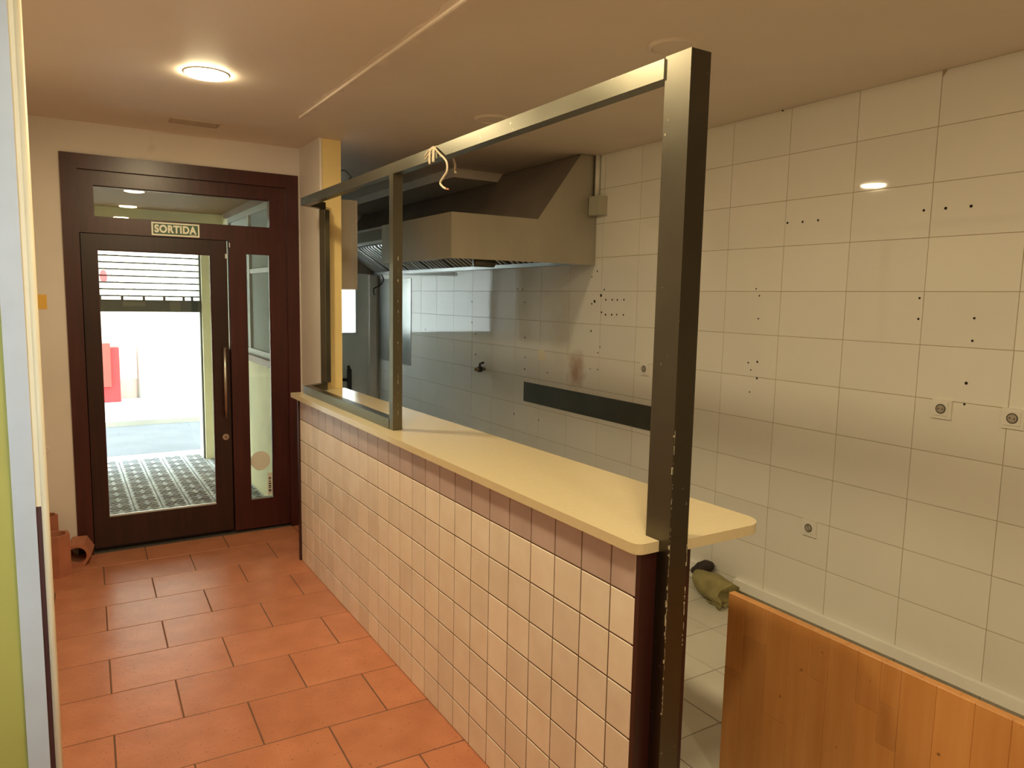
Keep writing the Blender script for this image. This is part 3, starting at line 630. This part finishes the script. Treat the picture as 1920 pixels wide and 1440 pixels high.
# white trunking and cable along the foot of the tiles
def trunk(y0, y1, label): return tag(box('cable_trunking', WX-0.028, WX-0.001, y0, y1, 0.066, 0.118, 'trunk_white', None, 0.006), label, 'trunking', 'white trunking along the tiled wall')
trunk(-1.3, 1.355, 'white plastic trunking low on the tiles behind the wooden board')
trunk(1.60, 4.2, 'white plastic trunking low on the tiles beyond the rag')
pts = [(WX-0.05-0.012*math.sin(y*3.1)-0.01*math.sin(y*7), y, 0.010) for y in [1.22-0.09*i for i in range(28)]]
tag(tube('floor_cable', catmull(pts, 3), 0.008, 'cable_black'), 'dark cable lying along the foot of the tiled wall', 'cable')

# rag pushed round a pipe stub at the foot of the wall
rg = thing('rag_bundle', (1.90, 1.44, 0), 'crumpled olive rag bundle with a dark end by the wall', 'rag')
def rag():
    bm = bmesh.new(); n = 30; rings = []
    path = catmull([(1.925, 1.575, 0.085), (1.895, 1.53, 0.070), (1.885, 1.46, 0.062), (1.875, 1.39, 0.056), (1.862, 1.33, 0.050), (1.850, 1.275, 0.044)], 5)
    m = len(path); rs_ = random.Random(5)
    for i, p in enumerate(path):
        t = i/(m-1); r0 = 0.05+0.045*min(1, t*2.2); ring = []
        for k in range(n):
            a = 2*math.pi*k/n
            fold = 1+0.10*math.sin(2*a+2.0+t*3)+0.10*math.sin(5*a+t*7)*t+0.05*math.sin(11*a-t*9)*t
            x = p.x+r0*1.05*fold*math.cos(a); z = p.z+r0*0.80*fold*math.sin(a)
            ring.append(bm.verts.new((min(x, WX-0.031), p.y+0.018*math.sin(3*a+1)*t+rs_.uniform(-.002, .002), max(0.003+0.002*rs_.random(), z))))
        rings.append(ring)
    inner = [bm.verts.new((v.co.x*0.55+1.852*0.45, v.co.y+0.035, max(0.004, v.co.z*0.55+0.045*0.45))) for v in rings[-1]]
    rings.append(inner)
    for a, b in zip(rings, rings[1:]):
        for k in range(n): bm.faces.new((a[k], a[(k+1) % n], b[(k+1) % n], b[k]))
    bm.faces.new(rings[0][::-1]); bm.faces.new(rings[-1])
    return bm
finish(rag(), 'cloth', 'olive_cloth', rg, smooth=True)
bm = bmesh.new()
prev = None
for i in range(9):
    t = i/8; c = Vector((1.80-0.012*math.sin(t*5), 1.40-0.13*t, 0.0)); w = 0.022+0.012*math.sin(t*9)
    v = [bm.verts.new((c.x, c.y, 0.004+0.006*(i % 2))), bm.verts.new((c.x+w, c.y+0.004, 0.014)), bm.verts.new((c.x+w+0.02, c.y, 0.03))]
    if prev:
        for q in (0, 1): bm.faces.new((prev[q], prev[q+1], v[q+1], v[q]))
    prev = v
finish(bm, 'ragged_edge', 'olive_cloth', rg, smooth=True)
tube('dark_end', catmull([(1.895, 1.585, 0.075), (1.915, 1.572, 0.105), (1.935, 1.555, 0.125), (1.945, 1.53, 0.135), (1.945, 1.505, 0.128)], 4), [0.030, 0.036, 0.040, 0.037, 0.036, 0.038, 0.041, 0.038, 0.037, 0.038, 0.040, 0.037, 0.036, 0.036, 0.034, 0.028, 0.02], 'dark_cloth', rg, 12)

# laminated board
bd = thing('wooden_board', (0.695, -0.35, 0), 'laminated reddish beech board standing upright beside the tiled wall', 'board')
BX, BYF, BYN, BZ = 0.680, 0.279, -0.98, 0.688
box('board_core', BX+0.006, BX+0.028, BYN, BYF-0.001, 0.0, BZ-0.004, 'beech_edge', bd)
random.seed(21); y = BYF; first = True
while y > BYN+0.01:
    w = min(random.choice((0.058, 0.07, 0.085, 0.095, 0.05)), y-BYN)
    cuts = sorted([0.0, BZ-0.0] + [random.uniform(0.1, BZ-0.12) for _ in range(random.choice((0, 1, 1, 2)))])
    for a, b in zip(cuts, cuts[1:]):
        if b-a < 0.01: continue
        piece('stave', tile_mesh('x', w-0.0004, b-a-0.0004, 0.007, 0.0004 if b < BZ else 0.0012, 'beech'), bd, (BX+0.007, y-w/2, (a+b)/2))
    y -= w
y = BYF
while y > BYN+0.01:
    w = min(random.choice((0.12, 0.16, 0.22, 0.1)), y-BYN)
    piece('edge_stave', tile_mesh('z', 0.0208, w-0.0006, 0.004, 0.0006, 'beech'), bd, (BX+0.0176, y-w/2, BZ-0.004)); y -= w

# ================================================================== CEILING FITTINGS
def downlight(x, y, z, label):
    t = thing('ceiling_downlight', (x, y, z), label, 'ceiling light', 'lit ceiling downlights')
    bm = bmesh.new(); lathe_z(bm, [(0.092, z-0.003), (0.094, z-0.006), (0.098, z-0.005), (0.100, z)], (x, y), 40); finish(bm, 'trim_ring', 'white_plastic', t, smooth=True)
    bm = bmesh.new(); lathe_z(bm, [(0.092, z-0.004), (0.091, z-0.011), (0.06, z-0.014), (0.0, z-0.015)], (x, y), 40); finish(bm, 'diffuser', 'lamp_glow', t, smooth=True)
downlight(-0.617, 2.375, ZA, 'glowing round downlight in the ceiling before the entrance door')
downlight(-0.555, 0.80, ZA, 'glowing round downlight in the ceiling over the middle of the aisle')
downlight(-0.505, -0.72, ZA, 'glowing round downlight in the ceiling near the camera')
downlight(-0.48, -2.24, ZA, 'glowing round downlight in the ceiling behind the camera')
def cap(x, y, z, label):
    t = thing('downlight_cover', (x, y, z), label, 'ceiling cover', 'blanked ceiling light openings')
    bm = bmesh.new(); lathe_z(bm, [(0.078, z-0.002), (0.081, z-0.011), (0.090, z-0.011), (0.099, z)], (x, y), 40); finish(bm, 'rim', 'plaster', t, smooth=True)
    bm = bmesh.new(); lathe_z(bm, [(0.078, z), (0.078, z-0.0045), (0.0, z-0.0045)], (x, y), 40); finish(bm, 'disc', 'ceiling_paint', t)
cap(0.853, 0.858, ZK, 'beige round cover in the ceiling by the tall post top')
cap(0.858, 2.285, ZK, 'beige round cover in the ceiling nearer the hood')
vt = thing('ceiling_vent', (-0.51, 3.47, ZA), 'narrow slatted vent grille in the ceiling before the door', 'vent')
boxes('vent_frame', [(-0.645, -0.375, 3.400, 3.412, ZA-0.006, ZA), (-0.645, -0.375, 3.523, 3.535, ZA-0.006, ZA), (-0.645, -0.633, 3.412, 3.523, ZA-0.006, ZA), (-0.387, -0.375, 3.412, 3.523, ZA-0.006, ZA)], 'vent_beige', vt)
box('vent_back', -0.633, -0.387, 3.412, 3.523, ZA-0.001, ZA-0.0002, 'dark_plastic', vt)
for i in range(6):
    y = 3.418+i*0.0175; prism = bmesh.new()
    add_prism(prism, [(y, ZA-0.001), (y+0.004, ZA-0.001), (y+0.013, ZA-0.007), (y+0.009, ZA-0.007)], lambda yy, z: (-0.633, yy, z), lambda yy, z: (-0.387, yy, z)); finish(prism, 'slat', 'vent_beige', vt)

# ================================================================== CLAY BOTTLE-RACK TUBES
def clay(loc, direction, length, label, tilt=0.0, r=0.078):
    bm = bmesh.new(); n = 24; R_in = 0.052
    def hexr(a): return r*math.cos(math.pi/6)/math.cos(((a+math.pi/6) % (math.pi/3))-math.pi/6)
    prof = []
    for z in (0, length):
        prof.append(([bm.verts.new((hexr(2*math.pi*k/n)*math.cos(2*math.pi*k/n), hexr(2*math.pi*k/n)*math.sin(2*math.pi*k/n), z)) for k in range(n)],
                     [bm.verts.new((R_in*math.cos(2*math.pi*k/n), R_in*math.sin(2*math.pi*k/n), z)) for k in range(n)]))
    (o0, i0), (o1, i1) = prof
    for k in range(n):
        j = (k+1) % n
        bm.faces.new((o0[k], o0[j], o1[j], o1[k])); bm.faces.new((i0[k], i1[k], i1[j], i0[j])); bm.faces.new((o1[k], o1[j], i1[j], i1[k])); bm.faces.new((o0[k], i0[k], i0[j], o0[j]))
    if direction == 'z': M = Matrix.Rotation(tilt, 3, 'Z')
    else: M = Matrix.Rotation(tilt, 3, 'Z') @ Matrix.Rotation(math.radians(-90), 3, 'X') @ Matrix.Rotation(math.radians(30 if True else 0), 3, 'Z')
    bmesh.ops.rotate(bm, verts=bm.verts[:], cent=(0, 0, 0), matrix=M); bmesh.ops.translate(bm, verts=bm.verts[:], vec=loc)
    return tag(finish(bm, 'clay_tube', 'terracotta_clay'), label, 'clay tube', 'terracotta bottle rack tubes')
HR = 0.078*math.cos(math.pi/6)
clay((-1.325, 3.575, 0), 'z', 0.25, 'upright hexagonal terracotta tube at the front of the group', 0.15)
clay((-1.222, 3.665, HR+0.001), 'y', 0.19, 'lying hexagonal terracotta tube with its dark round mouth facing out', -0.12, 0.078)
clay((-1.375, 3.762, 0), 'z', 0.32, 'upright terracotta tube at the back against the entrance wall', 0.4, 0.066)

# ================================================================== PORCH AND STREET
fp = box('floor_porch', -1.7, 0.2, DY+0.13, 7.02, -0.20, -0.068, 'panot_groove'); fp['kind'] = 'structure'
def panot_mesh():
    bm = bmesh.new(); s = 0.094
    rings = [[bm.verts.new((a*(s-i), b*(s-i), n)) for a, b in ((-1, -1), (1, -1), (1, 1), (-1, 1))] for n, i in ((0, 0), (0.010, 0), (0.013, 0.004))]
    for a, b in zip(rings, rings[1:]):
        for k in range(4): bm.faces.new((a[k], a[(k+1) % 4], b[(k+1) % 4], b[k]))
    bm.faces.new(rings[2])
    def ring(cx, cy_, ro, ri, n=10):
        o = [bm.verts.new((cx+ro*math.cos(2*math.pi*k/n), cy_+ro*math.sin(2*math.pi*k/n), 0.0135)) for k in range(n)]
        t = [bm.verts.new((cx+(ro+ri)/2*math.cos(2*math.pi*k/n), cy_+(ro+ri)/2*math.sin(2*math.pi*k/n), 0.020)) for k in range(n)]
        i_ = [bm.verts.new((cx+ri*math.cos(2*math.pi*k/n), cy_+ri*math.sin(2*math.pi*k/n), 0.0135)) for k in range(n)]
        for k in range(n):
            j = (k+1) % n; f1 = bm.faces.new((o[k], o[j], t[j], t[k])); f2 = bm.faces.new((t[k], t[j], i_[j], i_[k])); f1.material_index = f2.material_index = 1
    for a, b in ((1, 1), (1, -1), (-1, 1), (-1, -1)): ring(a*0.043, b*0.043, 0.038, 0.018)
    ring(0, 0, 0.021, 0.008)
    bmesh.ops.recalc_face_normals(bm, faces=bm.faces[:])
    me = bpy.data.meshes.new('paving_tile'); bm.to_mesh(me); bm.free(); me.materials.append(MATS['panot']); me.materials.append(MATS['panot_groove']); return me
pm = panot_mesh()
for i in range(7):
    for j in range(15):
        y = DY+0.24+j*0.2
        if y > 6.95: continue
        piece('paving_tile', pm, fp, (-1.10+i*0.2, y, -0.068))
pl = box('wall_porch_left', -1.85, -1.7, DY+0.1, 7.0, -0.2, 2.8, 'porch_yellow'); pl['kind'] = 'structure'
pc = box('ceiling_porch', -1.7, 0.2, DY+0.16, 6.72, 2.475, 2.70, 'porch_ceiling'); pc['kind'] = 'structure'
lt = box('wall_lintel', -1.7, 0.2, 6.62, 6.72, 2.365, 2.475, 'porch_yellow'); lt['kind'] = 'structure'
pr = boxes('wall_pier', [(0.0, 0.199, 6.70, 7.05, -0.2, 2.8), (0.199, 0.36, BY+0.2, 7.05, -0.2, 2.8)], 'porch_yellow'); pr['kind'] = 'structure'
fc = boxes('wall_facade', [(-8, 8, 6.86, 7.10, 2.80, 9.5), (-8, -1.7, 6.86, 7.10, -0.2, 2.8), (WX+0.16, 8, 6.86, 7.10, -0.2, 2.8)], 'facade_cream'); fc['kind'] = 'structure'
# roller grille
gr = thing('roller_grille', (-0.6, 6.76, 1.485), 'half raised dark metal roller grille across the porch mouth', 'roller grille')
for i in range(13):
    z = 1.640+i*0.0645
    tube('grille_bar', [(-1.69, 6.76, z), (-0.012, 6.76, z)], 0.0075, 'shutter_green', gr, 6)
bm = bmesh.new()
for i in range(13):
    for k in range(13):
        x = -0.09-0.095*k-(0.0475 if i % 2 else 0); add_box(bm, x-0.009, x+0.009, 6.752, 6.768, 1.634+i*0.0645, 1.648+i*0.0645)
o = finish(bm, 'grille_links', 'shutter_green', gr); o['kind'] = 'stuff'
for x in (-0.085, -0.165, -0.345, -0.53, -0.72, -0.91, -1.1, -1.29, -1.48): box('hanger', x-0.011, x+0.011, 6.752, 6.768, 1.600, 1.640, 'shutter_green', gr)
box('bottom_bar', -1.69, -0.006, 6.735, 6.785, 1.485, 1.602, 'shutter_green', gr, 0.003)
box('lock_plate', -0.30, -0.20, 6.730, 6.736, 1.495, 1.590, 'greasy_steel', gr)
box('lock_plate', -0.72, -0.52, 6.730, 6.736, 1.54, 1.585, 'greasy_steel', gr)
box('guide', -0.016, -0.001, 6.735, 6.785, -0.1, 2.40, 'shutter_green', gr)
st = boxes('street', [(-8, 8, 7.02, 7.45, -0.25, -0.10)], 'pavement'); st.name = 'sidewalk'; tag(st, 'near pale pavement in front of the porch', 'pavement', kind='structure')
rd = box('road', -8, 8, 7.46, 9.70, -0.35, -0.14, 'asphalt'); rd['kind'] = 'structure'
boxes('kerb', [(-8, 8, 7.40, 7.46, -0.3, -0.096)], 'facade_stone', rd)
boxes('kerb', [(-8, 8, 9.70, 9.80, -0.3, -0.07)], 'facade_stone', rd)
fs = box('far_sidewalk', -8, 8, 9.80, 12.2, -0.3, -0.075, 'pavement'); fs['kind'] = 'structure'
hb = thing('opposite_building', (0, 12.3, -0.08), 'pale sunlit building across the street seen through the door', 'building')
box('building_wall', -8, 8, 12.2, 12.6, -0.1, 9.5, 'facade_cream', hb)
box('plinth', -0.45, 8, 12.17, 12.2, -0.075, 0.25, 'facade_stone', hb)
box('corner_strip', -1.6, -0.66, 12.12, 12.2, -0.075, 4.0, 'facade_stone', hb)
box('string_course', -8, 8, 12.14, 12.2, 3.2, 3.4, 'facade_stone', hb)
tube('downpipe', [(-0.18, 12.15, -0.07), (-0.18, 12.15, 4)], 0.02, 'facade_stone', hb, 8)
rb = thing('red_container', (-0.65, 11.9, -0.075), 'red box standing against the building across the street', 'container')
box('container_body', -1.2, -0.475, 11.75, 12.1, -0.07, 0.80, 'red_paint', rb, 0.02)
box('side_panel', -1.2, -0.60, 11.70, 11.749, 0.18, 0.87, 'red_dark', rb, 0.01)
rs = thing('round_street_sign', (-0.60, 12.15, 1.75), 'small round red and white sign on the building opposite', 'sign')
tube('sign_disc', [(-0.640, 12.02, 1.92), (-0.627, 12.026, 1.92)], 0.10, 'red_paint', rs, 28, smooth=False)
tube('sign_bracket', [(-0.632, 12.02, 1.92), (-0.632, 12.121, 1.92)], 0.008, 'iron_black', rs)
